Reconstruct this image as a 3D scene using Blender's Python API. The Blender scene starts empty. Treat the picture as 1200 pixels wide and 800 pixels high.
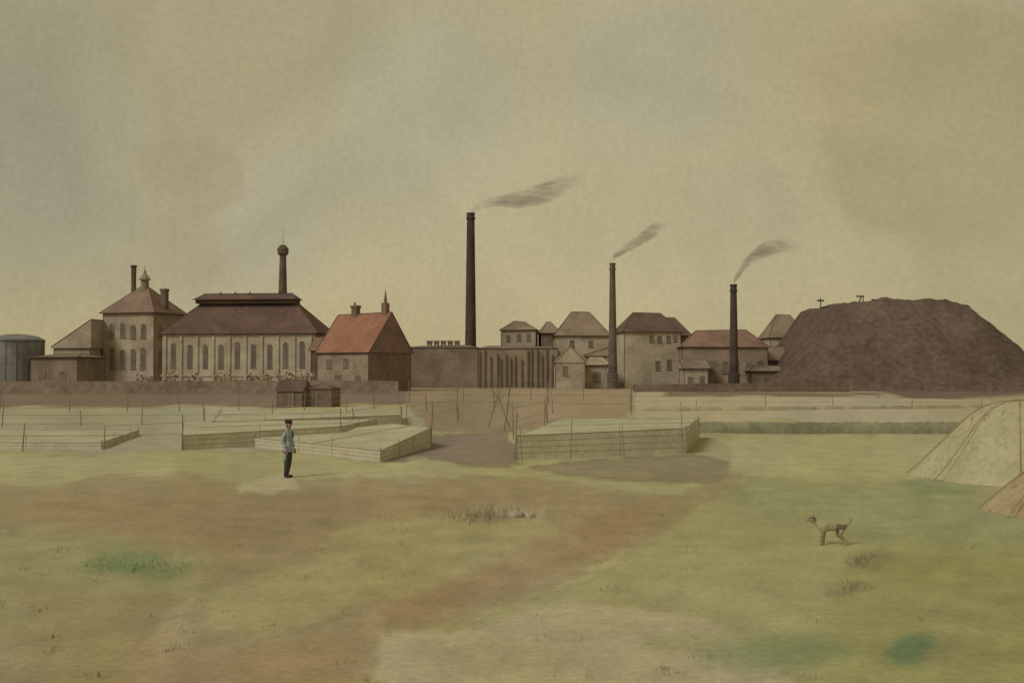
import bpy, bmesh, math, random
import numpy as np
from mathutils import Vector, Matrix, Euler
random.seed(7); np.random.seed(7)
sc = bpy.context.scene
sc.view_settings.view_transform='Standard'; sc.view_settings.look='None'; sc.view_settings.exposure=0
F=1287.0; HOR=433.0; CH=3.3          # survey constants: focal (px of plate), horizon row, eye height (m)
def W(px,py,d): return Vector(((px-600)*d/F, d, CH+(HOR-py)*d/F))
def G(px,py):                         # a point on the ground
    d=CH*F/(py-HOR); return Vector(((px-600)*d/F,d,0))
def lin(c): 
    return [ (x/255/12.92 if x/255<=0.04045 else ((x/255+0.055)/1.055)**2.4) for x in c]
ILL=(0.80,0.75,0.57)
def alb(c,k=1.0): return [min(0.8,l/i*k) for l,i in zip(lin(c),ILL)]
HAZE=0.0  # share of distance haze painted into materials created after it is set
def haze_mix(c): return tuple(a*(1-HAZE)+b*HAZE for a,b in zip(c,(156,144,112)))  # blends a material colour toward the haze tint; no real air between

# ---------------------------------------------------------------- materials
MATS={}
def mat(name,c,var=0.25,scale=0.5,tint=None,rows=0,k=1.0,fine=0.12,cols=0):
    if name in MATS: return MATS[name]
    m=bpy.data.materials.new(name); m.use_nodes=True; nt=m.node_tree; n=nt.nodes; l=nt.links
    b=n['Principled BSDF']; b.inputs['Roughness'].default_value=0.95; b.inputs['Specular IOR Level'].default_value=0.08
    a=alb(haze_mix(c),k); t=alb(haze_mix(tint),k) if tint else [x*(1-var) for x in a]
    tc=n.new('ShaderNodeTexCoord')
    n1=n.new('ShaderNodeTexNoise'); n1.inputs['Scale'].default_value=scale; n1.inputs['Detail'].default_value=6; n1.inputs['Roughness'].default_value=0.6; n1.inputs['Distortion'].default_value=0.6
    l.new(tc.outputs['Object'],n1.inputs['Vector'])
    r=n.new('ShaderNodeValToRGB'); r.color_ramp.elements[0].position=0.36; r.color_ramp.elements[1].position=0.66
    r.color_ramp.elements[0].color=(*t,1); r.color_ramp.elements[1].color=(*[min(.85,x*(1+var*0.4)) for x in a],1)
    l.new(n1.outputs['Fac'],r.inputs['Fac'])
    n2=n.new('ShaderNodeTexNoise'); n2.inputs['Scale'].default_value=scale*9; n2.inputs['Detail'].default_value=4
    l.new(tc.outputs['Object'],n2.inputs['Vector'])
    mr=n.new('ShaderNodeMapRange'); mr.inputs['From Min'].default_value=0.3; mr.inputs['From Max'].default_value=0.7
    mr.inputs['To Min'].default_value=1-fine; mr.inputs['To Max'].default_value=1+fine
    l.new(n2.outputs['Fac'],mr.inputs['Value'])
    mx=n.new('ShaderNodeVectorMath'); mx.operation='SCALE'; l.new(r.outputs['Color'],mx.inputs[0]); l.new(mr.outputs[0],mx.inputs['Scale'])
    out=mx
    for cnt,dr in ((rows,'Z'),(cols,'X')):
        if cnt:
            w=n.new('ShaderNodeTexWave'); w.bands_direction=dr; w.inputs['Scale'].default_value=cnt; w.inputs['Distortion'].default_value=1.5; w.inputs['Detail'].default_value=3
            l.new(tc.outputs['Object'],w.inputs['Vector'])
            m2=n.new('ShaderNodeMapRange'); m2.inputs['From Min'].default_value=0.0; m2.inputs['From Max'].default_value=0.35; m2.inputs['To Min'].default_value=0.84; m2.inputs['To Max'].default_value=1.0
            l.new(w.outputs['Fac'],m2.inputs['Value'])
            m3=n.new('ShaderNodeVectorMath'); m3.operation='SCALE'; l.new(out.outputs[0],m3.inputs[0]); l.new(m2.outputs[0],m3.inputs['Scale']); out=m3
    l.new(out.outputs[0],b.inputs['Base Color'])
    MATS[name]=m; return m

# ---------------------------------------------------------------- mesh helper
class MB:
    def __init__(s): s.v=[]; s.f=[]; s.m=[]
    def poly(s,pts,mi=0):
        i=len(s.v); s.v+= [tuple(p) for p in pts]; s.f.append(list(range(i,i+len(pts)))); s.m.append(mi)
    def box(s,x0,x1,y0,y1,z0,z1,mi=0):
        i=len(s.v); s.v+=[(x,y,z) for z in (z0,z1) for x,y in ((x0,y0),(x1,y0),(x1,y1),(x0,y1))]
        for f in ((3,2,1,0),(4,5,6,7),(0,1,5,4),(1,2,6,5),(2,3,7,6),(3,0,4,7)): s.f.append([i+k for k in f]); s.m.append(mi)
    def tube(s,p,q,r,r2=None,mi=0,n=6):
        p=Vector(p);q=Vector(q); r2=r if r2 is None else r2; d=(q-p)
        if d.length<1e-6: return
        d.normalize(); a=d.cross(Vector((0,0,1))) 
        if a.length<1e-3: a=Vector((1,0,0))
        a.normalize(); b=d.cross(a); i=len(s.v)
        for c,rr in ((p,r),(q,r2)):
            for k in range(n):
                t=2*math.pi*k/n; s.v.append(tuple(c+a*math.cos(t)*rr+b*math.sin(t)*rr))
        for k in range(n): s.f.append([i+k,i+(k+1)%n,i+n+(k+1)%n,i+n+k]); s.m.append(mi)
        s.f.append([i+k for k in range(n)][::-1]); s.m.append(mi); s.f.append([i+n+k for k in range(n)]); s.m.append(mi)
    def rings(s,prof,n=24,mi=0,c=(0,0),wob=0):
        i=len(s.v)
        for (r,z) in prof:
            for k in range(n):
                t=2*math.pi*k/n; rr=r*(1+random.uniform(-wob,wob)); s.v.append((c[0]+rr*math.cos(t),c[1]+rr*math.sin(t),z))
        for j in range(len(prof)-1):
            for k in range(n): s.f.append([i+j*n+k,i+j*n+(k+1)%n,i+(j+1)*n+(k+1)%n,i+(j+1)*n+k]); s.m.append(mi)
        s.f.append([i+(len(prof)-1)*n+k for k in range(n)]); s.m.append(mi)
    def obj(s,name,mats,parent=None,smooth=False,recalc=True):
        me=bpy.data.meshes.new(name); me.from_pydata(s.v,[],s.f); me.update()
        for m in mats: me.materials.append(m)
        me.polygons.foreach_set('material_index',s.m)
        if smooth: me.polygons.foreach_set('use_smooth',[True]*len(me.polygons))
        if recalc:
            b=bmesh.new(); b.from_mesh(me); bmesh.ops.recalc_face_normals(b,faces=b.faces); b.to_mesh(me); b.free()
        o=bpy.data.objects.new(name,me); sc.collection.objects.link(o)
        if parent: o.parent=parent
        return o
def empty(name,loc=(0,0,0),rot=0):
    e=bpy.data.objects.new(name,None); e.location=loc; e.rotation_euler=(0,0,rot); sc.collection.objects.link(e); return e

# ---------------------------------------------------------------- ground
def vnoise(x,y,seed=0):
    xi=np.floor(x).astype(np.int64); yi=np.floor(y).astype(np.int64); xf=x-xi; yf=y-yi
    def h(a,b):
        n=(a*374761393+b*668265263+seed*1442695041)&0x7fffffff; n=((n^(n>>13))*1274126177)&0x7fffffff; return ((n^(n>>16))&0xffff)/65535.0
    u=xf*xf*(3-2*xf); v=yf*yf*(3-2*yf)
    return (h(xi,yi)*(1-u)+h(xi+1,yi)*u)*(1-v)+(h(xi,yi+1)*(1-u)+h(xi+1,yi+1)*u)*v
def fbm(x,y,seed=0,o=4):
    r=0;a=.5;t=0
    for k in range(o): r=r+a*vnoise(x*2**k,y*2**k,seed+k*17); t+=a; a*=.55
    return r/t-0.5
xs=list(np.arange(-12,12.01,0.11)); x=12.0
side=[]
while x<130: x*=1.011; side.append(x)
while x<5000: x*=1.12; side.append(x)
xs=np.array([-a for a in side[::-1]]+xs+side)
ys=list(np.linspace(-60,7.5,20)); ys+=[CH*F/(v-HOR) for v in np.arange(960,448,-1.25)]; y=ys[-1]
while y<6000: y*=1.08; ys.append(y)
ys=np.array(ys)
X,Y=np.meshgrid(xs,ys); nx,ny=len(xs),len(ys)
Yc=np.maximum(Y,6.0); U=600+X/Yc*F; V=HOR+CH*F/Yc
U=np.clip(U,-900,2100)
wu=fbm(U/60,V/32,3)*50+fbm(U/14,V/9,9)*14; wv=fbm(U/70,V/30,31)*26+fbm(U/14,V/8,5)*8
damp=np.clip((V-445)/70,0.12,1); Uw=U+wu*damp; Vw=V+wv*damp
def col(c): return np.array(lin(c))
C=np.zeros((ny,nx,3))+col((158,153,102))
def inpoly(poly):
    inside=np.zeros(U.shape,bool); dist=np.full(U.shape,1e9); n=len(poly)
    for i in range(n):
        x1,y1=poly[i];x2,y2=poly[(i+1)%n]
        dx,dy=x2-x1,y2-y1; t=np.clip(((Uw-x1)*dx+(Vw-y1)*dy)/(dx*dx+dy*dy+1e-9),0,1)
        dist=np.minimum(dist,np.hypot(Uw-x1-t*dx,Vw-y1-t*dy))
        if y1!=y2:
            cr=((y1>Vw)!=(y2>Vw))&(Uw<(x2-x1)*(Vw-y1)/(y2-y1)+x1); inside^=cr
    return np.where(inside,dist,-dist)
def paint(poly,c,soft=5,op=1.0,rim=0.0):
    global C
    sd=inpoly(poly); a=np.clip(sd/(soft*damp)+0.5,0,1)*op; a=a*a*(3-2*a) if op==1 else a
    C=C*(1-a[...,None])+col(c)*a[...,None]
    if rim: e=np.exp(-(sd/ (2.2*damp))**2)*rim; C=C*(1-e[...,None]*np.array([.5,.6,.7]))
def ell(cx,cy,rx,ry,n=14): return [(cx+rx*math.cos(2*math.pi*i/n),cy+ry*math.sin(2*math.pi*i/n)) for i in range(n)]
B=-900;E=2100
paint([(B,430),(E,430),(E,452),(B,452)],(140,122,90),4)
paint([(B,443),(500,443),(505,458),(480,472),(330,476),(B,477)],(122,104,82),3,rim=.25)
paint([(480,440),(745,440),(742,480),(700,502),(500,502),(478,470)],(146,129,92),4)
paint([(500,470),(610,472),(600,500),(510,500)],(134,118,86),6,.7)
paint([(740,458),(1040,460),(1200,472),(E,472),(E,496),(1140,498),(800,494),(742,492)],(170,160,120),3,rim=.15)
paint([(780,458),(1030,460),(1032,464),(780,464)],(122,104,76),2)
paint([(740,440),(E,440),(E,466),(1060,466),(1030,458),(740,457)],(104,87,70),3)
paint([(B,478),(480,478),(510,502),(440,540),(300,528),(B,528)],(160,154,119),4)
paint([(B,500),(200,498),(210,520),(B,524)],(152,146,112),6,.6)
paint([(B,484),(260,482),(240,492),(B,494)],(150,151,106),5,.6)
paint([(B,531),(60,532),(130,526),(300,528),(430,541),(560,539),(700,566),(830,560),(856,520),(800,508),(1140,509),(E,510),(E,600),(760,640),(B,640)],(160,156,104),4,rim=.2)
paint([(860,512),(1130,512),(1120,530),(900,545),(845,530)],(165,160,110),8,.7)
paint([(500,508),(600,500),(606,538),(446,545)],(130,117,92),5,rim=.3)
paint([(615,540),(800,533),(850,546),(832,562),(700,563)],(138,128,90),5,rim=.4)
paint([(B,566),(60,572),(120,556),(290,562),(480,566),(620,556),(700,578),(790,584),(852,550),(858,562),(760,632),(640,690),(540,722),(462,738),(436,820),(200,980),(B,980)],(148,134,92),12,rim=.14)
paint([(285,560),(350,558),(356,572),(320,578),(282,570)],(172,164,116),3)
paint([(50,580),(500,575),(640,585),(560,600),(430,612),(350,645),(160,640),(60,610)],(145,128,88),16,.8)
paint([(B,615),(60,616),(230,640),(260,690),(220,720),(B,760)],(144,139,92),16,.85)
paint([(400,612),(520,604),(640,610),(700,630),(570,678),(430,708),(330,745),(230,740),(250,690),(360,650)],(156,149,96),12,.9,rim=.1)
paint([(30,690),(220,690),(210,740),(180,800),(40,800)],(142,131,86),10,.6)
paint([(225,690),(232,690),(206,800),(150,800),(190,740)],(160,146,102),4,.9)
paint([(170,760),(300,768),(430,740),(410,790),(300,830),(140,830)],(146,125,86),12,.7)
paint([(520,600),(640,590),(640,606),(560,612)],(160,148,108),5,.7)
paint([(700,600),(770,588),(730,640),(560,704),(465,735),(440,706),(580,664)],(147,124,84),12,.75)
paint([(872,560),(1000,566),(E,560),(E,980),(430,980),(446,770),(470,744),(560,722),(690,680),(765,635),(800,600)],(153,148,97),7,rim=.22)
paint([(850,560),(1090,570),(1200,590),(E,590),(E,680),(1000,640),(860,600)],(140,143,92),18,.75)
paint([(446,745),(560,728),(700,700),(820,720),(930,790),(900,860),(430,860)],(168,157,114),12,1.0,rim=.08)
paint([(1000,640),(1200,640),(E,660),(E,860),(1000,860),(960,740)],(136,136,78),40,.75)
paint([(1050,470),(1200,462),(E,470),(E,600),(1200,590),(1080,568),(1140,500)],(162,151,108),10,.7)
paint(ell(905,764,85,20),(114,126,78),22,.75)
paint(ell(1064,763,26,16),(92,116,74),14,.85)
paint(ell(800,748,50,12),(142,142,90),10,.6)
paint(ell(150,655,46,14),(114,128,80),14,.85); paint(ell(195,668,40,8),(112,126,80),10,.7)
paint(ell(990,690,20,9),(124,112,74),8,.6); paint(ell(1008,655,24,10),(124,116,76),8,.6)
paint(ell(1110,574,50,9),(118,134,84),8,.6)
C*= (1+fbm(U/90,V/55,77)*0.30+fbm(U/24,V/16,41)*0.24+fbm(U/9,V/7,43)*0.14)[...,None]
yel=fbm(U/120,V/60,55)*0.3
C[...,2]*=(1+yel); C[...,0]*=(1-yel*0.1)
C=C*0.9+col((154,142,112))*0.1
C=C/np.array(ILL)*np.array([.985,.955,.985])
Z=(fbm(X/7,Y/7,12)*0.14+fbm(X/1.7,Y/1.7,13)*0.04)*np.clip((Y-4)/6,0,1)*np.clip((260-Y)/60,0,1)
verts=np.stack([X,Y,Z],-1).reshape(-1,3)
idx=np.arange(nx*ny).reshape(ny,nx)
quads=np.stack([idx[:-1,:-1],idx[:-1,1:],idx[1:,1:],idx[1:,:-1]],-1).reshape(-1,4)
me=bpy.data.meshes.new('ground'); me.vertices.add(len(verts)); me.vertices.foreach_set('co',verts.ravel().astype(np.float32))
me.loops.add(quads.size); me.loops.foreach_set('vertex_index',quads.ravel().astype(np.int32))
me.polygons.add(len(quads)); me.polygons.foreach_set('loop_start',np.arange(0,quads.size,4,dtype=np.int32)); me.polygons.foreach_set('loop_total',np.full(len(quads),4,dtype=np.int32))
me.update(calc_edges=True); me.polygons.foreach_set('use_smooth',np.ones(len(quads),bool))
ca=me.color_attributes.new('soil','FLOAT_COLOR','POINT'); cc=np.concatenate([C.reshape(-1,3),np.ones((nx*ny,1))],1).astype(np.float32); ca.data.foreach_set('color',cc.ravel())
ground=bpy.data.objects.new('ground',me); sc.collection.objects.link(ground)
m=bpy.data.materials.new('meadow_soil'); m.use_nodes=True; nt=m.node_tree; n=nt.nodes; l=nt.links; b=n['Principled BSDF']
b.inputs['Roughness'].default_value=1; b.inputs['Specular IOR Level'].default_value=0.03
at=n.new('ShaderNodeAttribute'); at.attribute_name='soil'; tc=n.new('ShaderNodeTexCoord'); prev=at.outputs['Color']
for s,amt,det in ((0.9,0.09,5),(9,0.10,6),(60,0.12,3)):
    q=n.new('ShaderNodeTexNoise'); q.inputs['Scale'].default_value=s; q.inputs['Detail'].default_value=det; l.new(tc.outputs['Object'],q.inputs['Vector'])
    r=n.new('ShaderNodeMapRange'); r.inputs['From Min'].default_value=.3; r.inputs['From Max'].default_value=.7; r.inputs['To Min'].default_value=1-amt; r.inputs['To Max'].default_value=1+amt
    l.new(q.outputs['Fac'],r.inputs['Value']); v=n.new('ShaderNodeVectorMath'); v.operation='SCALE'; l.new(prev,v.inputs[0]); l.new(r.outputs[0],v.inputs['Scale']); prev=v.outputs[0]
l.new(prev,b.inputs['Base Color'])
bu=n.new('ShaderNodeBump'); bu.inputs['Strength'].default_value=.25; bu.inputs['Distance'].default_value=.05; l.new(q.outputs['Fac'],bu.inputs['Height']); l.new(bu.outputs[0],b.inputs['Normal'])
me.materials.append(m)

# ---------------------------------------------------------------- building kit
HAZE=0.12  # slight haze baked into the works' colours
M_line=mat('dark_trim',(86,70,58),.2,1)
M_win=mat('window_glass_dark',(116,104,84),.3,1)
M_frame=mat('window_frame',(124,110,86),.2,1)
def building(name,cx,cy,rot,w,d,he,hr,wallm,roofm,kind='hip',inset=None,oh=0.35,wins=(),lw=0.065,extra=None,frontm=None,rightm=None):
    e=empty(name,(cx,cy,0),math.radians(rot)); hw,hd=w/2,d/2
    wb=MB(); wb.box(-hw,hw,-hd,hd,-0.3,he)
    wb.m[2]=1; wb.m[3]=2
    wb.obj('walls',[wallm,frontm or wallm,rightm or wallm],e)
    if inset is None: inset=hd
    r=MB(); a=hw+oh; c=hd+oh; zb=he-0.12
    jit=lambda: random.uniform(-.12,.12)
    if kind=='hip':
        P=[(-a,-c,zb+jit()*.6),(a,-c,zb+jit()*.6),(a,c,zb),(-a,c,zb)]; R=[(-hw+inset+jit(),0,hr+jit()),(hw-inset+jit(),0,hr+jit())]
        r.poly([P[0],P[1],R[1],R[0]]); r.poly([P[2],P[3],R[0],R[1]]); r.poly([P[1],P[2],R[1]]); r.poly([P[3],P[0],R[0]]); r.poly(P[::-1])
        ed=[(P[0],P[1]),(P[1],P[2]),(P[3],P[0]),(P[0],R[0]),(P[1],R[1]),(P[2],R[1]),(P[3],R[0]),(R[0],R[1])]
    elif kind=='gable':
        P=[(-a,-c,zb),(a,-c,zb),(a,c,zb),(-a,c,zb)]; R=[(-a,0,hr+jit()),(a,0,hr+jit())]
        r.poly([P[0],P[1],R[1],R[0]]); r.poly([P[2],P[3],R[0],R[1]]); r.poly([P[1],P[2],R[1]],1); r.poly([P[3],P[0],R[0]],1); r.poly(P[::-1])
        ed=[(P[0],P[1]),(P[2],P[3]),(P[0],R[0]),(P[1],R[1]),(P[2],R[1]),(P[3],R[0]),(R[0],R[1])]
    elif kind=='shed':   # high on the right
        P=[(-a,-c,zb),(a,-c,hr),(a,c,hr),(-a,c,zb)]; Q=[(-a,-c,zb-.2),(a,-c,zb-.2),(a,c,zb-.2),(-a,c,zb-.2)]
        r.poly(P); r.poly(Q[::-1]); 
        for i in range(4): r.poly([Q[i],Q[(i+1)%4],P[(i+1)%4],P[i]],1)
        ed=[(P[0],P[1]),(P[1],P[2]),(P[2],P[3]),(P[3],P[0])]
    r.obj('roof',[roofm,rightm or wallm],e)
    t=MB()
    for p,q in ed: t.tube(p,q,lw)
    for sx in (-1,1): 
        for sy in (-1,1): t.tube((sx*hw,sy*hd,0),(sx*hw,sy*hd,he-.1),lw*.8)
    t.obj('ridge_and_gutter_trim',[M_line],e)
    if wins:
        g=MB()
        for (fc,u,z,ww,hh,ar) in wins:
            def pt(uu,zz,o):
                return {'F':(uu,-hd-o,zz),'R':(hw+o,uu,zz),'L':(-hw-o,-uu,zz)}[fc]
            u+=random.uniform(-.12,.12); z+=random.uniform(-.1,.1); hh*=random.uniform(.92,1.06)
            pts=[(u-ww/2,z),(u+ww/2,z)]
            if ar: pts+= [(u+ww/2*math.cos(tt),z+hh-ww/2+ww/2*math.sin(tt)) for tt in [k*math.pi/6 for k in range(7)]]
            else: pts+=[(u+ww/2,z+hh),(u-ww/2,z+hh)]
            g.poly([pt(p,q,.03) for p,q in pts],0)
            for i in range(len(pts)): g.tube(pt(*pts[i],.04),pt(*pts[(i+1)%len(pts)],.04),.05,mi=1,n=4)
            g.tube(pt(u,z,.05),pt(u,z+hh,.05),.04,mi=1,n=4)
            g.tube(pt(u-ww/2-.1,z,.08),pt(u+ww/2+.1,z,.08),.08,mi=1,n=4)
        g.obj('windows',[M_win,M_frame],e,recalc=False)
    if extra: extra(e,hw,hd)
    return e
def part(e,fn,name,mats,smooth=False):
    b=MB(); fn(b); return b.obj(name,mats,e,smooth)

wall_cream=mat('limewashed_wall',(152,138,108),.3,.25,tint=(130,115,90),k=1.12)
wall_white=mat('pale_plaster',(162,150,120),.2,.3,tint=(142,128,100),k=1.1)
wall_grey=mat('sooty_wall',(120,104,82),.3,.25,k=1.05)
wall_brown=mat('brown_brick',(114,93,74),.3,.3,rows=2)
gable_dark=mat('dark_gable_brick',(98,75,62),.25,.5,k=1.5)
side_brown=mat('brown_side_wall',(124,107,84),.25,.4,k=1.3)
roof_brown=mat('brown_tile_roof',(98,76,62),.3,.3,rows=3,k=.95)
roof_red=mat('red_tile_roof',(150,104,74),.25,.35,tint=(136,92,66),rows=3,k=.88)
roof_tan=mat('tan_tile_roof',(130,110,84),.3,.3,rows=3)
roof_rose=mat('rose_tile_roof',(130,107,84),.3,.3,rows=3,tint=(114,90,72),k=.92)
roof_redbrown=mat('redbrown_roof',(128,99,75),.35,.3,rows=3,tint=(112,86,67),k=.9)
stack_dark=mat('soot_brick',(70,59,49),.35,.4,rows=2)
stack_grey=mat('weathered_brick',(98,85,67),.35,.4,rows=2)
steel=mat('blue_grey_iron',(114,112,100),.25,.3)

# gas tank (far left)
d=180;s=d/F
e=empty('gas_tank',((20-600)*s,d,0))
part(e,lambda b:b.rings([(4.1,-.2),(4.1,7.9),(4.25,7.95),(4.25,8.2),(3.2,8.75),(1.6,9.05),(.1,9.15)],32),'drum',[steel])
def fn(b):
    for k in range(16):
        t=k*math.pi/8; b.tube((4.15*math.cos(t),4.15*math.sin(t),0),(4.15*math.cos(t),4.15*math.sin(t),8),.05)
part(e,fn,'guide_ribs',[wall_grey])
building('storage_shed',(86-600)*s,d-2,-10,58*s,8,5.4,5.9,wall_grey,wall_grey,'hip',inset=2,wins=[('F',-2,1.2,1,1.8,0),('F',1.5,1.2,1,1.8,0)])
building('lean_to_wing',(94-600)*s*1.06,d+12,-5,46*s,8,7.3,11.9,wall_cream,roof_tan,'shed')
# villa
def villa_x(e,hw,hd):
    def chim(b):
        b.tube((-3.0,1,10.5),(-3.0,1,20.2),.55,.42,n=8); b.tube((-3.0,1,20.2),(-3.0,1,21.8),.46,.46,n=8); b.tube((-3.0,1,21.7),(-3.0,1,22.0),.6,.6,n=8)
        b.box(4.0,5.0,-1.2,-.2,12,17.3); b.box(3.9,5.1,-1.3,-.1,17.1,17.5)
    part(e,chim,'chimneys',[stack_grey])
    def cup(b):
        b.rings([(1.0,17.2),(1.0,17.6),(.7,17.6),(.7,19.2),(1.1,19.25),(.9,19.6),(.3,20.3),(.08,21.2),(.04,21.8)],8)
    part(e,cup,'cupola',[side_brown])
vw=[('F',u,z,.95,h,1) for u in (-3.2,-1.1,1.0,3.0) for z,h in ((8.7,2.6),(3.4,3.6))]+[('R',u,z,1.0,h,1) for u in (-2.6,2.4) for z,h in ((8.7,2.4),(3.4,3.2))]
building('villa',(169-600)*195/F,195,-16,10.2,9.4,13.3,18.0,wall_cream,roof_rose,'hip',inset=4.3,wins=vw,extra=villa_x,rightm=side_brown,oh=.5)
# long factory hall
d=182;s=d/F
def hall_x(e,hw,hd):
    def mon(b):
        b.box(-8.8,8.0,-1.6,1.6,14.2,14.9)
        P=[(-9.2,-2.0,14.85),(8.4,-2.0,14.85),(8.4,2.0,14.85),(-9.2,2.0,14.85)];R=[(-8,0,15.9),(7.2,0,15.9)]
        b.poly([P[0],P[1],R[1],R[0]]);b.poly([P[2],P[3],R[0],R[1]]);b.poly([P[1],P[2],R[1]]);b.poly([P[3],P[0],R[0]]);b.poly(P[::-1])
    part(e,mon,'roof_monitor',[roof_brown])
    def ln(b):
        for p,q in (((-9.2,-2.0,14.85),(8.4,-2.0,14.85)),((-8,0,15.9),(7.2,0,15.9))): b.tube(p,q,.08)
        for k in (-2,-1,0,2): b.tube((k*2.5,-.3,15.8),(k*2.5,-.3,16.2),.12)
    part(e,ln,'monitor_trim',[M_line])
    def ch(b):
        b.rings([(.75,14),(.55,21.9),(.55,22.2),(.9,22.6),(.95,23.4),(.6,23.8),(.5,24.0)],14,c=(5.2,1)); b.tube((5.2,1,23.8),(5.2,1,26.6),.05,.02)
    part(e,ch,'stack',[stack_grey])
    def pil(b):
        for k in range(10):
            u=-12.2+k*2.68; b.box(u-.2,u+.2,-hd-.18,-hd+.02,0,8.8)
        b.box(-hw-.1,hw+.1,-hd-.14,-hd+.05,2.2,2.5)
    part(e,pil,'pilasters',[wall_white])
hw_=[('F',-10.86+k*2.68,3.6,.75,4.0,1) for k in range(9)]
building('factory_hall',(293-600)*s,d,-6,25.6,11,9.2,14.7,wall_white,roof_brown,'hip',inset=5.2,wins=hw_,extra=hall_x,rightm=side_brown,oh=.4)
# brick house with red roof
d=168;s=d/F
def house_x(e,hw,hd):
    def ch(b):
        b.box(-2.3,-1.3,-.5,.5,10.3,13.2); b.box(-2.4,-1.2,-.6,.6,13.0,13.4); b.tube((-2.0,0,13.4),(-2.0,0,13.9),.16)
        b.box(3.7,4.6,-.45,.45,11.2,13.6); b.tube((4.15,0,13.6),(4.15,0,15.6),.3,.06,n=8)
    part(e,ch,'chimneys',[roof_redbrown])
hwn=[('F',-2.6,3.6,.9,1.4,0),('F',.6,3.6,.9,1.4,0),('F',-1,0.2,1.1,2.3,0),('F',3,.9,1,1.4,0),('R',-1.8,4.9,.8,1.2,0),('R',1.8,4.9,.8,1.2,0),('R',0,1.5,.9,1.3,0)]
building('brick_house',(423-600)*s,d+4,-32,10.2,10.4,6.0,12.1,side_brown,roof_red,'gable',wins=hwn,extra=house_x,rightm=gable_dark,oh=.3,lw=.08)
building('side_shed',(380-600)*s,d+7,-6,5,6,6.4,8.6,wall_brown,roof_redbrown,'gable')
# huts in front
d=98;s=d/F
building('garden_hut',(345-600)*s,d,-8,30*s,2.4,1.5,2.35,wall_brown,roof_brown,'gable',oh=.1,lw=.03,wins=[('F',0,.1,.7,1.2,0)])
building('garden_hut',(376-600)*s,d+.6,-8,34*s,2.6,1.7,1.85,wall_brown,wall_brown,'hip',inset=.8,oh=.05,lw=.03,wins=[('F',-.4,.1,.7,1.3,0)])

# long low works in the middle
d=205;s=d/F
building('coke_oven_building',(521-600)*s,d,0,80*s,9,7.4,7.75,wall_grey,wall_grey,'hip',inset=2,oh=.1)
def pal(e,hw,hd):
    def f(b):
        k=-hw+.3
        while k<hw: 
            b.box(k-.09,k+.09,-hd-.3,-hd-.02,0,6.7+random.uniform(-1.4,.4)); k+=random.uniform(.6,1.3)
    part(e,f,'timber_palisade',[mat('palisade_wood',(98,82,65),.2,1)])
building('palisade_works',(607-600)*s,d,0,92*s,9,7.3,7.7,mat('tan_works',(132,116,90),.25,.3,k=1.05),wall_grey,'hip',inset=2,oh=.1,extra=pal)
for i,px in enumerate((504,512,520,528,536)):
    e=empty('coal_wagon',((px-600)*s,d-1,7.72))
    def f(b):
        b.poly([(-.45,-.4,.25),(.45,-.4,.25),(.55,-.45,.95),(-.55,-.45,.95)]);b.poly([(.45,.4,.25),(-.45,.4,.25),(-.55,.45,.95),(.55,.45,.95)])
        b.poly([(.45,-.4,.25),(.45,.4,.25),(.55,.45,.95),(.55,-.45,.95)]);b.poly([(-.45,.4,.25),(-.45,-.4,.25),(-.55,-.45,.95),(-.55,.45,.95)]);b.poly([(-.5,-.42,.8),(.5,-.42,.8),(.5,.42,.8),(-.5,.42,.8)])
        for sx in (-.28,.28):
            for sy in (-.42,.42): b.tube((sx,sy-.04,.14),(sx,sy+.04,.14),.15,n=10)
    part(e,f,'tub_and_wheels',[wall_brown])
HAZE=.18  # stronger haze baked into the farther wall and roof colours
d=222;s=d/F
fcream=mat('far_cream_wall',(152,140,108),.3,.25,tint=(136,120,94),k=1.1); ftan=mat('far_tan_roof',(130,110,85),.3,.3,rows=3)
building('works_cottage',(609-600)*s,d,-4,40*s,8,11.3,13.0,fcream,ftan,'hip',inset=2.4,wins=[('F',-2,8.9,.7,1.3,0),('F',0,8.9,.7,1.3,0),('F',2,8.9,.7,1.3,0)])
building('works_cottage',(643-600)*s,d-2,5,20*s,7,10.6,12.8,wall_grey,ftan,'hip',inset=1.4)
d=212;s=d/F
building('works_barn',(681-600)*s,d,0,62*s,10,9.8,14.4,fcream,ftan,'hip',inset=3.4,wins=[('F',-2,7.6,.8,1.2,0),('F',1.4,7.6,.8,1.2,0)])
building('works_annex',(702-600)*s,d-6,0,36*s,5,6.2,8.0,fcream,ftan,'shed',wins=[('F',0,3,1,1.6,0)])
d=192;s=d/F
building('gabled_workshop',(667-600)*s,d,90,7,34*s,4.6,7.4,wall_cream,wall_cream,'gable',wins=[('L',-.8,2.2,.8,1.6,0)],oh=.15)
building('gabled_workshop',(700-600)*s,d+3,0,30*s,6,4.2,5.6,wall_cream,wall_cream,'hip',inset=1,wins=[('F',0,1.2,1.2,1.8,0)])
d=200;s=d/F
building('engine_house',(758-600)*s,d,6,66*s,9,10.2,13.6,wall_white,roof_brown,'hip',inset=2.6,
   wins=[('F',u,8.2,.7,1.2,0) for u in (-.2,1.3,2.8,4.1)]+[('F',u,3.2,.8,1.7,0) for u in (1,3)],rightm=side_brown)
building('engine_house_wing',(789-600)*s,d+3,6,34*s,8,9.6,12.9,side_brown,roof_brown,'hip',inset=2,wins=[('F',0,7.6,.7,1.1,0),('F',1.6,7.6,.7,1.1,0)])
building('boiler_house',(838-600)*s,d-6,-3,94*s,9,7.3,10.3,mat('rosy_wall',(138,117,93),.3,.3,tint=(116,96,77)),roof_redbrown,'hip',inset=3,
   wins=[('F',-6+k*2.0,2.6,1.0,2.2,k%2) for k in range(7)])
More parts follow.
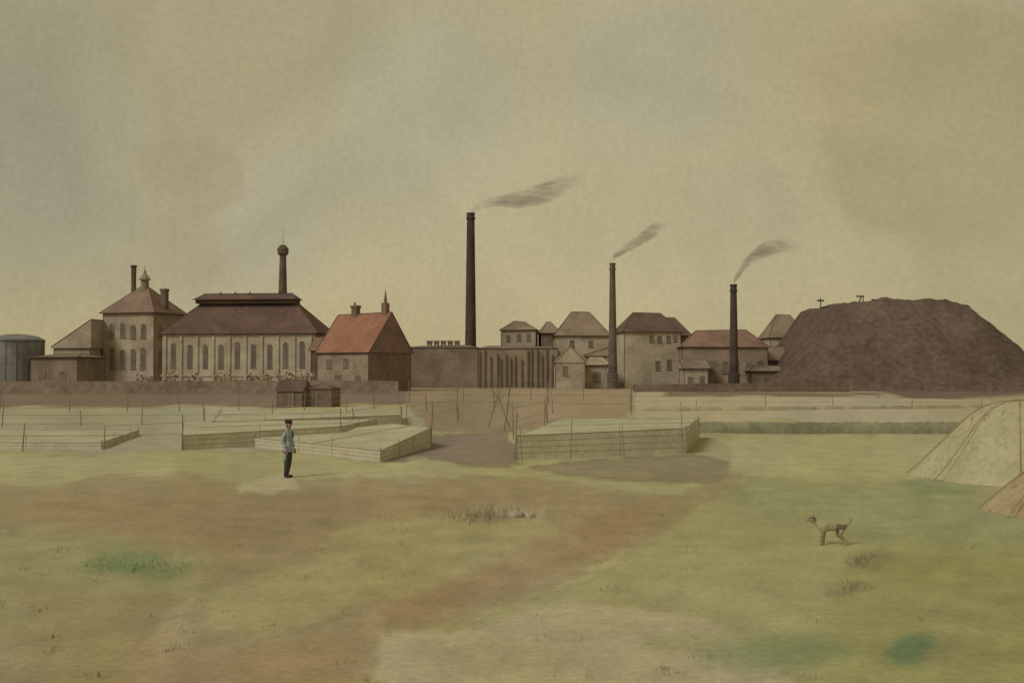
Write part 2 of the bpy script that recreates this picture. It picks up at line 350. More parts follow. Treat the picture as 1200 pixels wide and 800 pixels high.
building('boiler_shed',(800-600)*s,d-12,0,26*s,5,3.6,5.0,wall_cream,wall_grey,'gable',wins=[('F',-.9,.6,.8,1.5,0),('F',.9,.6,.8,1.5,0)])
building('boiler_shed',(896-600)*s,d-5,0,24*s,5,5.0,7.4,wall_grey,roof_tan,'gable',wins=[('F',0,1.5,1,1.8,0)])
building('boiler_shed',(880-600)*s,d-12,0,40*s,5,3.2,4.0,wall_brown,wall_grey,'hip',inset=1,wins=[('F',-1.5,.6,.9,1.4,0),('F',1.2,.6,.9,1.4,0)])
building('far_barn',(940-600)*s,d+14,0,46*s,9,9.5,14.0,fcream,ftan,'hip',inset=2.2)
HAZE=.08
# chimneys
def stack(name,px,d,ptop,wt,wb,m,zb=0):
    s=d/F; h=CH+(HOR-ptop)*s; e=empty(name,((px-600)*s,d,0)); rt=wt*s/2; rb=wb*s/2
    pr=[(rb*1.25,-.3),(rb*1.25,2.5),(rb,2.7)]+[(rb+(rt-rb)*k/6,2.7+(h-4)*k/6-.0) for k in range(1,7)]
    pr+=[(rt*1.18,h-1.25),(rt*1.18,h-.9),(rt*1.02,h-.85),(rt*1.02,h-.3),(rt*1.15,h-.25),(rt*1.15,h),(rt*.7,h),(rt*.7,h-1)]
    part(e,lambda b:b.rings(pr,20),'shaft',[m],False)
    return Vector(((px-600)*s,d,h))
t1=stack('factory_chimney',551.5,214,249,9,14,stack_dark)
t2=stack('factory_chimney',718,188,308,6.5,10.5,stack_grey)
t3=stack('factory_chimney',860,184,333,7.5,10.5,stack_dark)
# smoke
def smoke(name,pts,rad,dens,base):
    b=MB(); n=12; N=len(pts)
    for j,(p,r) in enumerate(zip(pts,rad)):
        for k in range(n):
            t=2*math.pi*k/n; rr=r*random.uniform(.85,1.15); b.v.append((p[0]+rr*.3*math.cos(t),p[1]+rr*1.1*math.cos(t),p[2]+rr*math.sin(t)))
    for j in range(N-1):
        for k in range(n): b.f.append([j*n+k,j*n+(k+1)%n,(j+1)*n+(k+1)%n,(j+1)*n+k]); b.m.append(0)
    b.f.append(list(range(n))); b.m.append(0); b.f.append([(N-1)*n+k for k in range(n)]); b.m.append(0)
    m=bpy.data.materials.new('smoke'); m.use_nodes=True; nt=m.node_tree; nn=nt.nodes; nn.clear()
    o=nn.new('ShaderNodeOutputMaterial'); v=nn.new('ShaderNodeVolumePrincipled'); v.inputs['Color'].default_value=(.40,.36,.37,1)
    tc=nn.new('ShaderNodeTexCoord'); mp=nn.new('ShaderNodeMapping'); mp.inputs['Rotation'].default_value=(0,.35,0); mp.inputs['Scale'].default_value=(.22,.5,1.1)
    q=nn.new('ShaderNodeTexNoise'); q.inputs['Scale'].default_value=.8; q.inputs['Detail'].default_value=2; q.inputs['Distortion'].default_value=1.4
    mr=nn.new('ShaderNodeMapRange'); mr.inputs['From Min'].default_value=.42; mr.inputs['From Max'].default_value=.66; mr.inputs['To Min'].default_value=base; mr.inputs['To Max'].default_value=dens
    # the plume thins with distance from its chimney mouth
    sb=nn.new('ShaderNodeVectorMath'); sb.operation='DISTANCE'; sb.inputs[1].default_value=pts[0]
    fd=nn.new('ShaderNodeMapRange'); fd.inputs['From Min'].default_value=0; fd.inputs['From Max'].default_value=(Vector(pts[-1])-Vector(pts[0])).length; fd.inputs['To Min'].default_value=2.2; fd.inputs['To Max'].default_value=.1
    ml=nn.new('ShaderNodeMath'); ml.operation='MULTIPLY'
    g=nt.links.new; g(tc.outputs['Object'],mp.inputs[0]); g(mp.outputs[0],q.inputs['Vector']); g(q.outputs['Fac'],mr.inputs['Value']); g(tc.outputs['Object'],sb.inputs[0]); g(sb.outputs['Value'],fd.inputs['Value'])
    g(mr.outputs[0],ml.inputs[0]); g(fd.outputs[0],ml.inputs[1]); g(ml.outputs[0],v.inputs['Density']); g(v.outputs[0],o.inputs['Volume'])
    b.obj(name,[m])
def plume(name,top,d,pp,dens,base):
    s=d/F; pts=[tuple(top-Vector((0,0,.3)))]; rad=[.55]
    for (px,py,r) in pp: w=W(px,py,d); pts.append(tuple(w)); rad.append(r*s)
    smoke(name,pts,rad,dens,base)
plume('chimney_smoke',t1,214,[(555,245,3.5),(566,239,4.5),(585,236,7),(605,234,10),(625,230,13),(645,223,14),(664,214,12),(690,205,5)],.26,.05)
plume('chimney_smoke',t2,188,[(718,303,3),(723,298,4),(733,291,6),(745,284,7),(757,276,9),(770,267,9),(784,259,3)],.42,.10)
plume('chimney_smoke',t3,184,[(861,328,5),(866,321,6),(872,311,7),(882,301,8),(896,293,10),(912,288,10),(928,287,8),(942,287,3)],.40,.10)

# slag heap
prof=[(862,440),(880,434),(898,424),(914,411),(932,396),(944,380),(956,363),(974,357),(1010,354),(1045,352),(1082,355),(1106,361),(1124,375),(1144,389),(1162,406),(1182,420),(1210,430),(1250,440)]
d=195;s=d/F; b=MB(); nr=34; nc=140
pxs=np.linspace(862,1250,nc)
hh=np.interp(pxs,[p[0] for p in prof],[max(0,(CH+(HOR-p[1])*s)-2.25*(1-min(1,max(0,(CH+(HOR-p[1])*s-2.2)/6)))) for p in prof]); hh[0]=hh[-1]=-.3
grid=[]
for j in range(nr):
    t=-1+2*j/(nr-1); row=[]
    for i in range(nc):
        q=min(1.0,(1-abs(t))*1.75)
        z=hh[i]*(q**0.9)
        x=(pxs[i]-600)*s; y=d+t*26
        nz=float(fbm(np.array([x/2.6]),np.array([y/2.6]),8)[0]); nz2=float(fbm(np.array([x/7.]),np.array([y/7.]),18)[0])
        row.append((x+nz*.8,y+nz2*2,z+(nz*1.3+nz2*1.2)*min(1,z/4)-.25))
    grid.append(row)
for r in grid: b.v+=r
for j in range(nr-1):
    for i in range(nc-1): b.f.append([j*nc+i,j*nc+i+1,(j+1)*nc+i+1,(j+1)*nc+i]); b.m.append(0)
b.obj('slag_heap',[mat('slag',(94,78,62),.3,.12,tint=(82,66,54),fine=.25,k=.9)],None,True)
d=193;s=d/F
e=empty('tipping_gantry',((985-600)*s,d,0))
def f(b):
    L=lambda px,py:((px-985)*s,0,CH+(HOR-py)*s)
    b.tube(L(962,360),L(1012,355),.12); b.tube(L(962,366),L(962,349),.10); b.tube(L(958,352),L(966,352),.18); b.tube(L(972,358),L(972,366),.12)
    b.tube(L(985,357),L(985,366),.1); b.tube(L(1000,355),L(1000,364),.12); b.tube(L(1006,358),L(1010,346),.11); b.tube(L(1004,347),L(1013,347),.15); b.tube(L(1012,360),L(1012,347),.1)
    b.tube(L(1022,351),L(1050,352),.15); 
    for px in (1024,1030,1040,1048): b.tube(L(px,350),L(px,358),.1)
part(e,f,'rail_and_posts',[M_line])
e=empty('pit_head_post',((1176-600)*s,d-20,0))
def f(b):
    b.tube((0,0,0),(0,0,9.0),.2,.15); b.tube((-.7,0,8.6),(.7,0,8.6),.1); b.tube((0,0,9.0),(0,0,9.5),.3,.15); b.tube((0,0,6.5),(1.4,0,8.2),.08)
part(e,f,'post',[M_line])
building('winding_shed',(1214-600)*s,d-22,0,36*s,6,9.5,11.8,wall_brown,roof_brown,'gable')
# boundary wall along the works
def bwall(name,x0,x1,y,h,m):
    b=MB(); x=x0; z=h
    while x<x1:
        x2=min(x1,x+random.uniform(1.5,5)); z=h+(z-h)*.6+random.uniform(-.1,.1); b.box(x,x2-.004,y-.2,y+.2,-.3,z); x=x2
    b.obj(name,[m])
bwall('boundary_wall',-80,-15.5,150,1.75,mat('old_boundary_wall',(124,107,84),.25,.15,fine=.2,k=1.1))
bwall('boundary_wall',18,50,163,1.2,mat('dark_boundary_wall',(106,88,70),.25,.15,fine=.2,k=1.1))

# ---------------------------------------------------------------- hedge (leaf mass)
def leafmass(name,pts,hw,hh,n,m,sz=.12):
    b=MB(); 
    for _ in range(n):
        t=random.random()*(len(pts)-1); i=int(t); f=t-i; p=Vector(pts[i]).lerp(Vector(pts[i+1]),f)
        lump=.5+.5*math.sin(t*5.1+3*math.sin(t*2.7)); h=hh*(.35+.65*lump)
        a=random.random()*6.28; rr=math.sqrt(random.random()); 
        c=p+Vector((random.gauss(0,.3),math.cos(a)*rr*hw,abs(math.sin(a))*rr*h+.02))
        u=Vector((random.uniform(-1,1),random.uniform(-1,1),random.uniform(-1,1))).normalized()*sz*random.uniform(.5,1.3); v=u.orthogonal().normalized()*sz*random.uniform(.4,.9)
        b.poly([c-u,c+v,c+u,c-v],0 if random.random()<.6 else 1)
    return b.obj(name,m,None,False,False)
Lf=[mat('scrub_dark',(120,106,80),.3,.4,k=1.5),mat('scrub_light',(132,120,90),.3,.4,k=1.5)]
s=160/F
leafmass('hedge',[((px-600)*s,160+random.uniform(-3,3),0) for px in range(165,375,14)],1.5,3.2,4500,Lf,.24)

# grassy bank on the right
def bank(name,p0,p1,h,w,m,n=120):
    b=MB(); p0=Vector(p0);p1=Vector(p1); dr=(p1-p0); nrm=Vector((-dr.y,dr.x,0)).normalized(); K=9
    for i in range(n+1):
        p=p0.lerp(p1,i/n); en=min(1,min(i,n-i)/5)
        for k in range(K):
            a=math.pi*k/(K-1); wob=random.uniform(.93,1.06)
            q=p+nrm*(-math.cos(a))*w*wob; b.v.append((q.x,q.y,-.06+math.sin(a)**.7*h*en*wob))
    for i in range(n):
        for k in range(K-1): b.f.append([i*K+k,(i+1)*K+k,(i+1)*K+k+1,i*K+k+1]); b.m.append(0)
    return b.obj(name,[m],None,True)
bank('earth_bank',(8.8,57.5,0),(24.2,57.5,0),.62,.5,mat('bank_turf',(116,112,80),.3,.6,k=1.15))
bank('earth_bank',(10,88,0),(46,96,0),.35,.5,mat('bank_soil',(152,142,104),.3,.6))

# raised garden frames
HAZE=0
M_bed=mat('pale_boards',(156,147,114),.2,.8,tint=(146,136,104),k=1.32)
M_top=mat('bed_cover',(164,157,120),.2,.5,tint=(152,146,108))
M_pencil=mat('weathered_slat',(146,137,108),.2,2)
def bed(name,pts,hs,slats=4):
    e=empty(name,pts[0]); o=Vector(pts[0]); b=MB(); P=[Vector(p)-o for p in pts]; T=[p+Vector((0,0,h)) for p,h in zip(P,hs)]
    for i in range(4): b.poly([P[i]-Vector((0,0,.2)),P[(i+1)%4]-Vector((0,0,.2)),T[(i+1)%4],T[i]],0)
    b.poly(T,1); b.obj('frame',[M_bed,M_top],e)
    t=MB()
    for i in range(4):
        A,Bq=P[i],P[(i+1)%4]; TA,TB=T[i],T[(i+1)%4]
        for k in range(1,slats+1):
            q=k/slats
            t.tube(A.lerp(TA,q),Bq.lerp(TB,q),.010 if k<slats else .018,n=5)
        t.tube(A,TA+Vector((0,0,.12)),.025,n=5)
        L=(Bq-A).length; m=max(1,int(L/2.6))
        for k in range(1,m): q=(k+random.uniform(-.2,.2))/m; t.tube(A.lerp(Bq,q),TA.lerp(TB,q)+Vector((0,0,random.uniform(0,.4))),.016,n=5)
    t.tube(T[0].lerp(T[3],.5)+Vector((0,0,.01)),T[1].lerp(T[2],.5)+Vector((0,0,.01)),.012,n=5)
    t.obj('slats',[M_pencil],e)
bed('garden_frame',[G(605,537),G(803,531),(9.0,53,0),(2.4,53,0)],[.85,1.0,.95,.95],4)
bed('garden_frame',[G(446,541),G(505,523),(-6.0,55,0),(-11,47,0)],[.4,.8,.6,.4],3)
bed('garden_frame',[G(214,527),G(400,519),(-7.4,60,0),(-17,57,0)],[.6,.75,.6,.6],3)
bed('garden_frame',[G(250,508),G(470,500),(-7.5,74,0),(-19,72,0)],[.6,.7,.6,.6],2)
bed('garden_frame',[G(-80,524),G(120,526),(-19,56,0),(-32,56,0)],[.22,.28,.22,.22],2)

# fences
M_post=mat('fence_wood',(128,115,88),.25,2)
def fence(name,pts,h,sp,rails=(.55,.95),r=.03):
    e=empty(name,pts[0]); o=Vector(pts[0]); b=MB(); c=MB()
    for i in range(len(pts)-1):
        A=Vector(pts[i])-o;Bq=Vector(pts[i+1])-o; n=max(1,int((Bq-A).length/sp)); prev=None
        for k in range(n+1):
            p=A.lerp(Bq,k/n)+Vector((random.uniform(-.25,.25)*sp*.8 if 0<k<n else 0,0,0)); hh_=h*random.uniform(.75,1.35)
            tl=Vector((random.uniform(-.1,.1),0,0)); b.tube(p-Vector((0,0,.1)),p+tl+Vector((0,0,hh_)),r,r*.7,n=5)
            if prev is not None:
                for q in rails: c.tube(prev+Vector((0,0,h*q*random.uniform(.9,1.04))),p+Vector((0,0,h*q*random.uniform(.9,1.04))),r*.3,n=4)
            prev=p
    b.obj('posts',[M_post],e); c.obj('rails',[M_post],e)
fence('wooden_fence',[G(-60,529),G(215,527)],1.15,2.6)
fence('wooden_fence',[G(-60,500),G(240,498),G(470,492)],1.2,3.4,r=.035)
fence('wooden_fence',[G(-60,482),G(500,482),G(740,486)],1.5,4.2,r=.045)
fence('wooden_fence',[G(505,521),G(508,488)],1.5,9)
fence('wooden_fence',[G(603,536),G(640,490)],1.6,9)
fence('wooden_fence',[G(612,539),G(800,532)],1.5,1.9,r=.018)
fence('wooden_fence',[G(740,478),G(1150,480)],1.1,5.2,r=.035)
fence('wooden_fence',[G(745,463),G(1160,468)],1.2,6,r=.045)
fence('wooden_fence',[G(480,470),G(740,470)],2.4,5.5,r=.05)
fence('wooden_fence',[G(400,519),G(470,492)],1.2,9)
# bare saplings
def sapling(px,py,h,lean):
    p=G(px,py); e=empty('bare_sapling',p); b=MB()
    def br(a,dr,L,r,dep):
        q=a+dr*L; mid=a.lerp(q,.5)+Vector((random.uniform(-.05,.05),random.uniform(-.05,.05),0))*L
        b.tube(a,mid,r,r*.8,n=5); b.tube(mid,q,r*.8,r*.5,n=5)
        if dep: 
            for _ in range(3):
                st=a.lerp(q,random.uniform(.4,1)); br(st,(dr+Vector((random.uniform(-.6,.6),random.uniform(-.6,.6),random.uniform(0,.4)))).normalized(),L*.4,r*.45,dep-1)
    br(Vector((0,0,-.1)),Vector((lean,0,1)).normalized(),h,.04,2); b.obj('trunk_and_twigs',[M_post],e)
for a in ((572,502,2.6,.3),(590,505,3.0,.12),(598,500,2.6,-.35),(538,492,2.4,-.05),(642,500,2.6,.02),(738,482,2.6,.0)): sapling(*a)

# haystacks on the right
def hay(name,cx,cy,prof,m):
    e=empty(name,(cx,cy,0)); b=MB(); pr=[]
    for i in range(len(prof)-1):
        for k in range(4): 
            t=k/4; pr.append((prof[i][0]*(1-t)+prof[i+1][0]*t,prof[i][1]*(1-t)+prof[i+1][1]*t))
    pr.append(prof[-1]); n=64
    for (r,z) in pr:
        for k in range(n):
            t=2*math.pi*k/n; w=1+.05*math.sin(3*t+1)+.03*math.sin(7*t+z)+random.uniform(-.006,.006); b.v.append((r*w*math.cos(t),r*w*math.sin(t),z+random.uniform(-.01,.01)))
    for j in range(len(pr)-1):
        for k in range(n): b.f.append([j*n+k,j*n+(k+1)%n,(j+1)*n+(k+1)%n,(j+1)*n+k]); b.m.append(0)
    b.obj('heap',[m],e,True)
    t=MB()
    for k in range(500):
        a=random.random()*6.28; u=random.random()*(len(prof)-1); i=int(u); f=u-i; r=prof[i][0]*(1-f)+prof[i+1][0]*f; z=prof[i][1]*(1-f)+prof[i+1][1]*f
        p=Vector((r*math.cos(a),r*math.sin(a),z+.02)); q=p+Vector((math.cos(a)*.12+random.uniform(-.08,.08),math.sin(a)*.12+random.uniform(-.08,.08),-random.uniform(.1,.3)))
        t.tube(p,q,.006,.003,n=3)
    # four slender binding poles lying on the stack
    for k in range(8):
        a=k*math.pi/4+.35
        for i in range(len(prof)-1):
            t.tube((prof[i][0]*1.05*math.cos(a),prof[i][0]*1.05*math.sin(a),prof[i][1]+.03),(prof[i+1][0]*1.05*math.cos(a),prof[i+1][0]*1.05*math.sin(a),prof[i+1][1]+.03),.018,n=5)
    t.obj('straw_and_poles',[mat('straw',(146,130,92),.2,2)],e)
    return e
hay('hay_stack',15.7,34,[(3.25,-.1),(2.95,.15),(2.2,.95),(1.5,1.75),(1.05,2.1),(.5,2.3),(.05,2.35)],mat('hay',(160,151,110),.1,.7,tint=(152,143,101),k=1.0))
hay('hay_stack',13.1,25.3,[(2.2,-.1),(1.95,.15),(1.2,.85),(.6,1.3),(.05,1.5)],mat('hay_brown',(156,142,102),.12,.8,tint=(148,128,88),k=.98))

# grass tufts
def tufts(name,spots,m,h=.18):
    b=MB()
    for (px,py,sx,sy,n) in spots:
        for _ in range(n):
            p=G(px+random.gauss(0,sx),min(900,max(525,py+random.gauss(0,sy)))); a=random.random()*6.28; w=.005+random.random()*.005; hh_=h*random.uniform(.3,1.3)
            o=Vector((math.cos(a)*w,math.sin(a)*w,0)); tip=p+Vector((random.uniform(-.6,.6)*hh_,random.uniform(-.3,.3)*hh_,hh_))
            b.poly([p-o,p+o,tip],0)
    return b.obj(name,m,None,False,False)
DG=mat('dry_grass',(138,122,86),.2,2)
tufts('grass_tuft',[(572,606,26,4,320)],[DG],.26)
tufts('grass_tuft',[(1008,657,12,4,90)],[DG],.12); tufts('grass_tuft',[(998,688,10,4,70)],[DG],.12)
tufts('grass_tuft',[(160,660,36,6,260)],[mat('green_grass',(120,131,84),.2,2)],.07)
clumps=[]
for _ in range(130):
    py=random.uniform(570,800); clumps.append((random.uniform(-60,1260),py,random.uniform(3,14),random.uniform(1,3),random.randint(6,22)))
tufts('meadow_grass',clumps,[mat('meadow_blade',(146,140,92),.2,2)],.07)
e=empty('field_stone',G(604,604))
def f(b):
    for (x,r) in ((0,.2),(.33,.14),(-.3,.12)):
        b.rings([(r,-.05),(r*1.05,r*.2),(r*.7,r*.5),(r*.2,r*.6)],9,c=(x,0),wob=.15)
part(e,f,'stones',[mat('pale_stone',(158,148,116),.2,3)],True)

# ---------------------------------------------------------------- figures
def skinned(name,nodes,edges,parent,levels=2,matfn=None,mats=()):
    me=bpy.data.meshes.new(name); me.from_pydata([n_[0] for n_ in nodes],edges,[]); me.update()
    o=bpy.data.objects.new(name,me); sc.collection.objects.link(o)
    md=o.modifiers.new('Skin','SKIN'); md.use_smooth_shade=True; md.branch_smoothing=.6
    sv=me.skin_vertices[0].data
    for i,n_ in enumerate(nodes):
        r=n_[1]; sv[i].radius=(r,r) if not isinstance(r,tuple) else r; sv[i].use_root=(i==0)
    sb=o.modifiers.new('Sub','SUBSURF'); sb.levels=levels; sb.render_levels=levels
    dg=bpy.context.evaluated_depsgraph_get(); dg.update(); em=bpy.data.meshes.new_from_object(o.evaluated_get(dg))
    o.modifiers.clear(); o.data=em
    em.materials.clear()
    for m_ in mats: em.materials.append(m_)
    for p in em.polygons:
        p.use_smooth=True; p.material_index=matfn(p.center) if matfn else 0
    o.parent=parent; return o
M_jack=mat('blue_grey_jacket',(140,146,132),.2,5,tint=(116,124,116),k=1.12); M_trou=mat('dark_trousers',(72,69,61),.2,5); M_cap=mat('black_cap',(54,48,43),.1,5)
M_skin=mat('skin',(146,116,90),.1,5); M_shoe=mat('leather_shoe',(56,49,42),.1,5); M_hair=mat('dark_hair',(62,52,43),.2,9)
mp_=G(338,559); man=empty('man',(mp_.x,mp_.y,.0),math.radians(-28))
N=[((0,0,.93),(.15,.125)),((-.01,0,1.08),(.145,.12)),((0,0,1.27),(.17,.135)),((.0,0,1.42),(.11,.09)),((.015,0,1.49),.06),((.03,0,1.55),.055),
 ((0,-.15,1.38),.085),((-.05,-.22,1.13),.062),((.08,-.20,.92),.042),
 ((0,.15,1.38),.085),((-.05,.22,1.13),.062),((.08,.20,.92),.042),
 ((0,-.085,.84),.105),((.03,-.095,.48),.075),((-.01,-.10,.12),.055),((-.02,-.10,.05),.05),((.13,-.11,.04),.045),((.19,-.115,.035),.035),
 ((0,.085,.84),.105),((-.02,.10,.48),.075),((-.10,.10,.12),.055),((-.11,.10,.05),.05),((.04,.12,.04),.045),((.10,.125,.035),.035)]
Ed=[(0,1),(1,2),(2,3),(3,4),(4,5),(2,6),(6,7),(7,8),(2,9),(9,10),(10,11),(0,12),(12,13),(13,14),(14,15),(15,16),(16,17),(0,18),(18,19),(19,20),(20,21),(21,22),(22,23)]
def mf(c):
    if c.z<.10: return 2
    if c.z>1.475: return 3
    if c.z<.90 and abs(c.y)<.165: return 1
    return 0
skinned('body',N,Ed,man,2,mf,[M_jack,M_trou,M_shoe,M_skin])
def jac(b):
    n=24; pr=[(.145,.17,1.12),(.15,.18,1.0),(.165,.20,.88),(.175,.21,.78),(.165,.20,.78),(.14,.17,.95)]
    for a_,b_,z in pr:
        for k in range(n):
            t=2*math.pi*k/n; wv_=1+.03*math.sin(5*t); b.v.append((a_*math.cos(t)*wv_,b_*math.sin(t)*wv_*.92,z))
    for j in range(len(pr)-1):
        for k in range(n): b.f.append([j*n+k,j*n+(k+1)%n,(j+1)*n+(k+1)%n,(j+1)*n+k]); b.m.append(0)
part(man,jac,'jacket_hem',[M_jack],True)
def head(b):
    n=20; pr=[(.05,.05,1.50,.02),(.07,.062,1.53,.03),(.088,.072,1.57,.035),(.095,.078,1.62,.03),(.098,.08,1.67,.022),(.085,.072,1.71,.018),(.04,.035,1.735,.015)]
    for a_,b_,z,o in pr:
        for k in range(n):
            t=2*math.pi*k/n; x=a_*math.cos(t); 
            if abs(math.sin(t))<.2 and x>0 and z in(1.57,1.62): x+=.022 if z==1.62 else .008
            b.v.append((o+x,b_*math.sin(t),z))
    for j in range(len(pr)-1):
        for k in range(n): b.f.append([j*n+k,j*n+(k+1)%n,(j+1)*n+(k+1)%n,(j+1)*n+k]); b.m.append(1 if (math.cos(2*math.pi*(k+.5)/n)<-.1 and 1<=j) else 0)
    b.f.append([len(pr)*n-n+k for k in range(n)]); b.m.append(1)
    for sy in (-1,1): b.tube((.02,sy*.076,1.625),(.02,sy*.095,1.63),.028,.02,n=8); b.tube((.115,sy*.03,1.635),(.121,sy*.03,1.635),.011,n=8,mi=2)
    b.tube((.12,0,1.635),(.148,0,1.605),.012,.017,n=6); b.tube((.115,-.025,1.568),(.115,.025,1.568),.007,n=5,mi=2)
part(man,head,'head',[M_skin,M_hair,M_cap],True)
def cap(b):
    b.rings([(.098,1.665),(.105,1.68),(.118,1.715),(.112,1.75),(.06,1.77),(.01,1.772)],20,c=(.015,0))
    b.poly([(.08,-.075,1.672),(.15,-.05,1.664),(.165,0,1.662),(.15,.05,1.664),(.08,.075,1.672),(.07,0,1.69)]); b.poly([(.08,-.075,1.664),(.15,-.05,1.656),(.165,0,1.654),(.15,.05,1.656),(.08,.075,1.664)])
part(man,cap,'cap',[M_cap],True)
for sy,nm in ((-1,'hand_right'),(1,'hand_left')):
    Y0=sy*.20
    N=[((.085,Y0,.90),.03),((.10,Y0,.86),(.032,.02)),((.105,Y0,.82),(.034,.018))]; Ed=[(0,1),(1,2)]
    for k,(dx,L) in enumerate(((-.028,.062),(-.010,.075),(.010,.080),(.027,.07))):
        i=len(N); N+=[((.11+dx,Y0,.795),.0095),((.115+dx,Y0-sy*.006,.795-L*.5),.009),((.108+dx,Y0-sy*.024,.795-L),.008)]; Ed+=[(2,i),(i,i+1),(i+1,i+2)]
    i=len(N); N+=[((.14,Y0,.85),.012),((.155,Y0-sy*.01,.825),.010),((.158,Y0-sy*.015,.80),.009)]; Ed+=[(1,i),(i,i+1),(i+1,i+2)]
    skinned(nm,N,Ed,man,1,None,[M_skin])
# dog
dp=G(972,638); dog=empty('dog',(dp.x,dp.y,0),math.radians(-12)); dog.scale=(.82,.82,.82)
N=[((.25,0,.42),(.085,.10)),((.05,0,.43),(.085,.10)),((-.18,0,.42),(.10,.13)),((-.31,0,.51),.075),((-.40,0,.60),.07),((-.50,0,.575),.042),((-.56,0,.565),.03),
 ((.35,0,.47),.03),((.44,0,.56),.024),((.44,0,.66),.014)]
Ed=[(0,1),(1,2),(2,3),(3,4),(4,5),(5,6),(0,7),(7,8),(8,9)]
for sy,off in ((-1,0),(1,.05)):
    i=len(N); N+=[((-.19+off,sy*.075,.32),.055),((-.21+off,sy*.08,.18),.035),((-.20+off,sy*.08,.04),.028),((-.245+off,sy*.08,.025),.026)]; Ed+=[(2,i),(i,i+1),(i+1,i+2),(i+2,i+3)]
    i=len(N); N+=[((.24-off,sy*.075,.35),.075),((.19-off,sy*.085,.25),.05),((.33-off,sy*.085,.15),.031),((.31-off,sy*.085,.04),.026),((.265-off,sy*.085,.025),.026)]; Ed+=[(0,i),(i,i+1),(i+1,i+2),(i+2,i+3),(i+3,i+4)]
M_fur=mat('dog_fur',(146,136,94),.3,6,tint=(116,102,72),k=1.1); M_furd=mat('dog_dark_patch',(104,90,66),.2,8)
skinned('body',N,Ed,dog,2,lambda c:1 if (c.x>.12 and c.z>.38 and c.x<.36) or c.z>.6 and c.x<-.2 or c.x<-.555 else 0,[M_fur,M_furd])
def ear(b):
    for sy in (-1,1): b.tube((-.37,sy*.05,.64),(-.36,sy*.095,.57),.03,.012,n=6); b.tube((-.455,sy*.045,.62),(-.462,sy*.05,.62),.009,n=6)
    b.tube((-.585,0,.57),(-.595,0,.57),.016,n=6)
part(dog,ear,'ears_eyes_nose',[M_furd],True)

# ---------------------------------------------------------------- sky & light
w=bpy.data.worlds.new('World'); sc.world=w; w.use_nodes=True; nt=w.node_tree; n=nt.nodes; l=nt.links
bg=n['Background']; bg.inputs['Strength'].default_value=0.1
sk=n.new('ShaderNodeTexSky'); sk.sky_type='NISHITA'; sk.sun_disc=False; EL=42; AZ=-50
sk.sun_elevation=math.radians(EL); sk.sun_rotation=math.radians(180+50)
tc=n.new('ShaderNodeTexCoord')
def noise(sc_,det,dis=0,vec=None):
    q=n.new('ShaderNodeTexNoise'); q.inputs['Scale'].default_value=sc_; q.inputs['Detail'].default_value=det; q.inputs['Distortion'].default_value=dis
    l.new(vec or tc.outputs['Generated'],q.inputs['Vector']); return q
wn=noise(9,5); sub=n.new('ShaderNodeVectorMath'); sub.operation='SUBTRACT'; l.new(wn.outputs['Color'],sub.inputs[0]); sub.inputs[1].default_value=(.5,.5,.5)
scl=n.new('ShaderNodeVectorMath'); scl.operation='SCALE'; l.new(sub.outputs[0],scl.inputs[0]); scl.inputs['Scale'].default_value=.13
wv2=n.new('ShaderNodeVectorMath'); wv2.operation='ADD'; l.new(tc.outputs['Generated'],wv2.inputs[0]); l.new(scl.outputs[0],wv2.inputs[1])
def sk_c(c,k=10.8): 
    q=lin(c); return (q[0]*k*1.015,q[1]*k*.985,q[2]*k,1)
sep=n.new('ShaderNodeSeparateXYZ'); l.new(tc.outputs['Generated'],sep.inputs[0])
def mix(fac,a,bcol):
    m_=n.new('ShaderNodeMix'); m_.data_type='RGBA'; 
    if isinstance(fac,float): m_.inputs[0].default_value=fac
    else: l.new(fac,m_.inputs[0])
    if isinstance(a,tuple): m_.inputs[6].default_value=a
    else: l.new(a,m_.inputs[6])
    if isinstance(bcol,tuple): m_.inputs[7].default_value=bcol
    else: l.new(bcol,m_.inputs[7])
    return m_.outputs[2]
gr=n.new('ShaderNodeMapRange'); gr.inputs['From Min'].default_value=0.0; gr.inputs['From Max'].default_value=.32; l.new(sep.outputs['Z'],gr.inputs['Value'])
cur=mix(gr.outputs[0],sk_c((172,161,120)),sk_c((163,155,118)))
def blob(px,py,r,c,op,soft=.5):
    global cur
    dv=Vector(((px-600)/F,1,(HOR-py)/F)).normalized(); ds=n.new('ShaderNodeVectorMath'); ds.operation='DISTANCE'; l.new(wv2.outputs[0],ds.inputs[0]); ds.inputs[1].default_value=dv
    m_=n.new('ShaderNodeMapRange'); m_.interpolation_type='SMOOTHSTEP'; m_.inputs['From Min'].default_value=r/F*(1-soft); m_.inputs['From Max'].default_value=r/F*(1+soft); m_.inputs['To Min'].default_value=op; m_.inputs['To Max'].default_value=0
    l.new(ds.outputs['Value'],m_.inputs['Value']); cur=mix(m_.outputs[0],cur,sk_c(c))
blob(600,260,330,(176,166,126),.6,.8)
blob(10,180,140,(142,141,117),.7,.7)
blob(480,120,130,(163,160,132),.6)
blob(760,90,90,(157,155,130),.5)
blob(320,250,80,(164,160,136),.5)
blob(230,330,60,(168,162,136),.4)
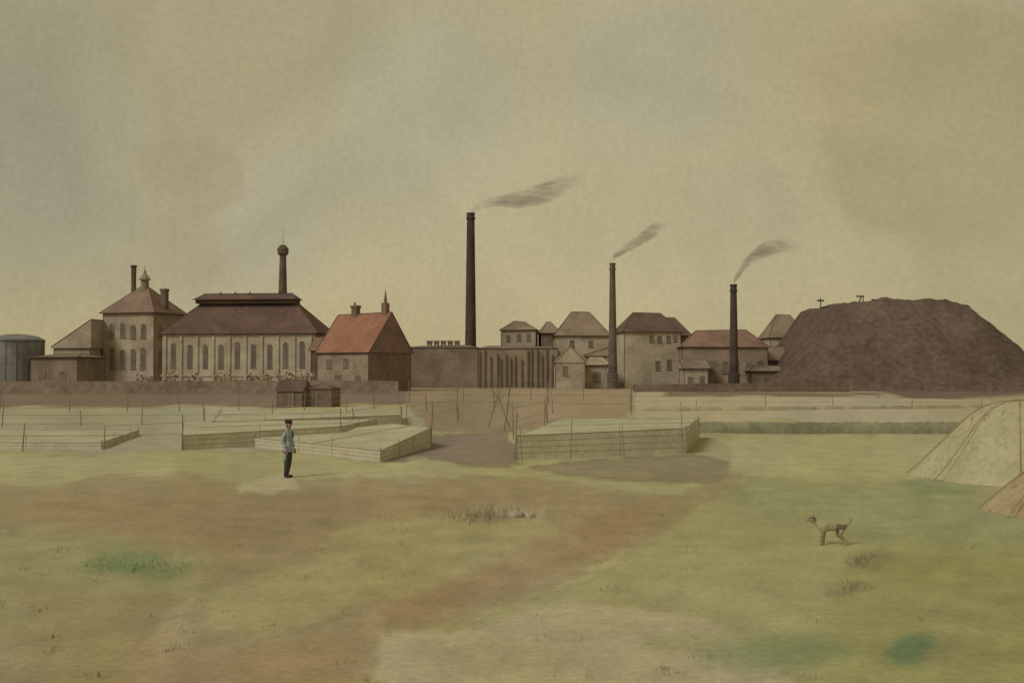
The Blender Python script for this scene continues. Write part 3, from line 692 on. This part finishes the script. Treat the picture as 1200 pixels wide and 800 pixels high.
blob(212,225,46,(160,148,110),.6,.25)
blob(205,295,40,(162,150,112),.4,.35)
blob(1110,160,130,(152,143,98),.7,.2)
blob(1180,330,90,(150,142,104),.5)
blob(860,250,60,(162,154,120),.35,.3)
blob(300,40,130,(158,151,114),.5)
blob(980,60,80,(168,156,112),.5)
q1=noise(5,6,1.0); m1=n.new('ShaderNodeMapRange'); m1.inputs['From Min'].default_value=.3; m1.inputs['From Max'].default_value=.7; m1.inputs['To Min'].default_value=.92; m1.inputs['To Max'].default_value=1.08; l.new(q1.outputs['Fac'],m1.inputs['Value'])
q2=noise(220,3); m2=n.new('ShaderNodeMapRange'); m2.inputs['From Min'].default_value=.3; m2.inputs['From Max'].default_value=.7; m2.inputs['To Min'].default_value=.95; m2.inputs['To Max'].default_value=1.05; l.new(q2.outputs['Fac'],m2.inputs['Value'])
mm=n.new('ShaderNodeMath'); mm.operation='MULTIPLY'; l.new(m1.outputs[0],mm.inputs[0]); l.new(m2.outputs[0],mm.inputs[1])
vs=n.new('ShaderNodeVectorMath'); vs.operation='SCALE'; l.new(cur,vs.inputs[0]); l.new(mm.outputs[0],vs.inputs['Scale'])
fin=mix(.95,sk.outputs[0],vs.outputs[0]); l.new(fin,bg.inputs['Color'])

sl=bpy.data.lights.new('sun','SUN'); sl.energy=1.5; sl.angle=math.radians(20); sl.color=(1,.95,.86)
so=bpy.data.objects.new('sun',sl); sc.collection.objects.link(so)
az=math.radians(AZ); dvec=Vector((math.sin(az)*math.cos(math.radians(EL)),-math.cos(az)*math.cos(math.radians(EL)),math.sin(math.radians(EL))))  # towards sun: left, behind viewer
so.rotation_euler=dvec.to_track_quat('Z','Y').to_euler(); so.location=(-40,-40,60)

cam=bpy.data.cameras.new('camera'); co=bpy.data.objects.new('camera',cam); sc.collection.objects.link(co)
cam.sensor_width=36; cam.lens=36*F/1200; cam.clip_end=9000; cam.clip_start=.1
co.location=(0,0,CH); co.rotation_euler=(math.radians(90)+math.atan(33/F),0,0); sc.camera=co
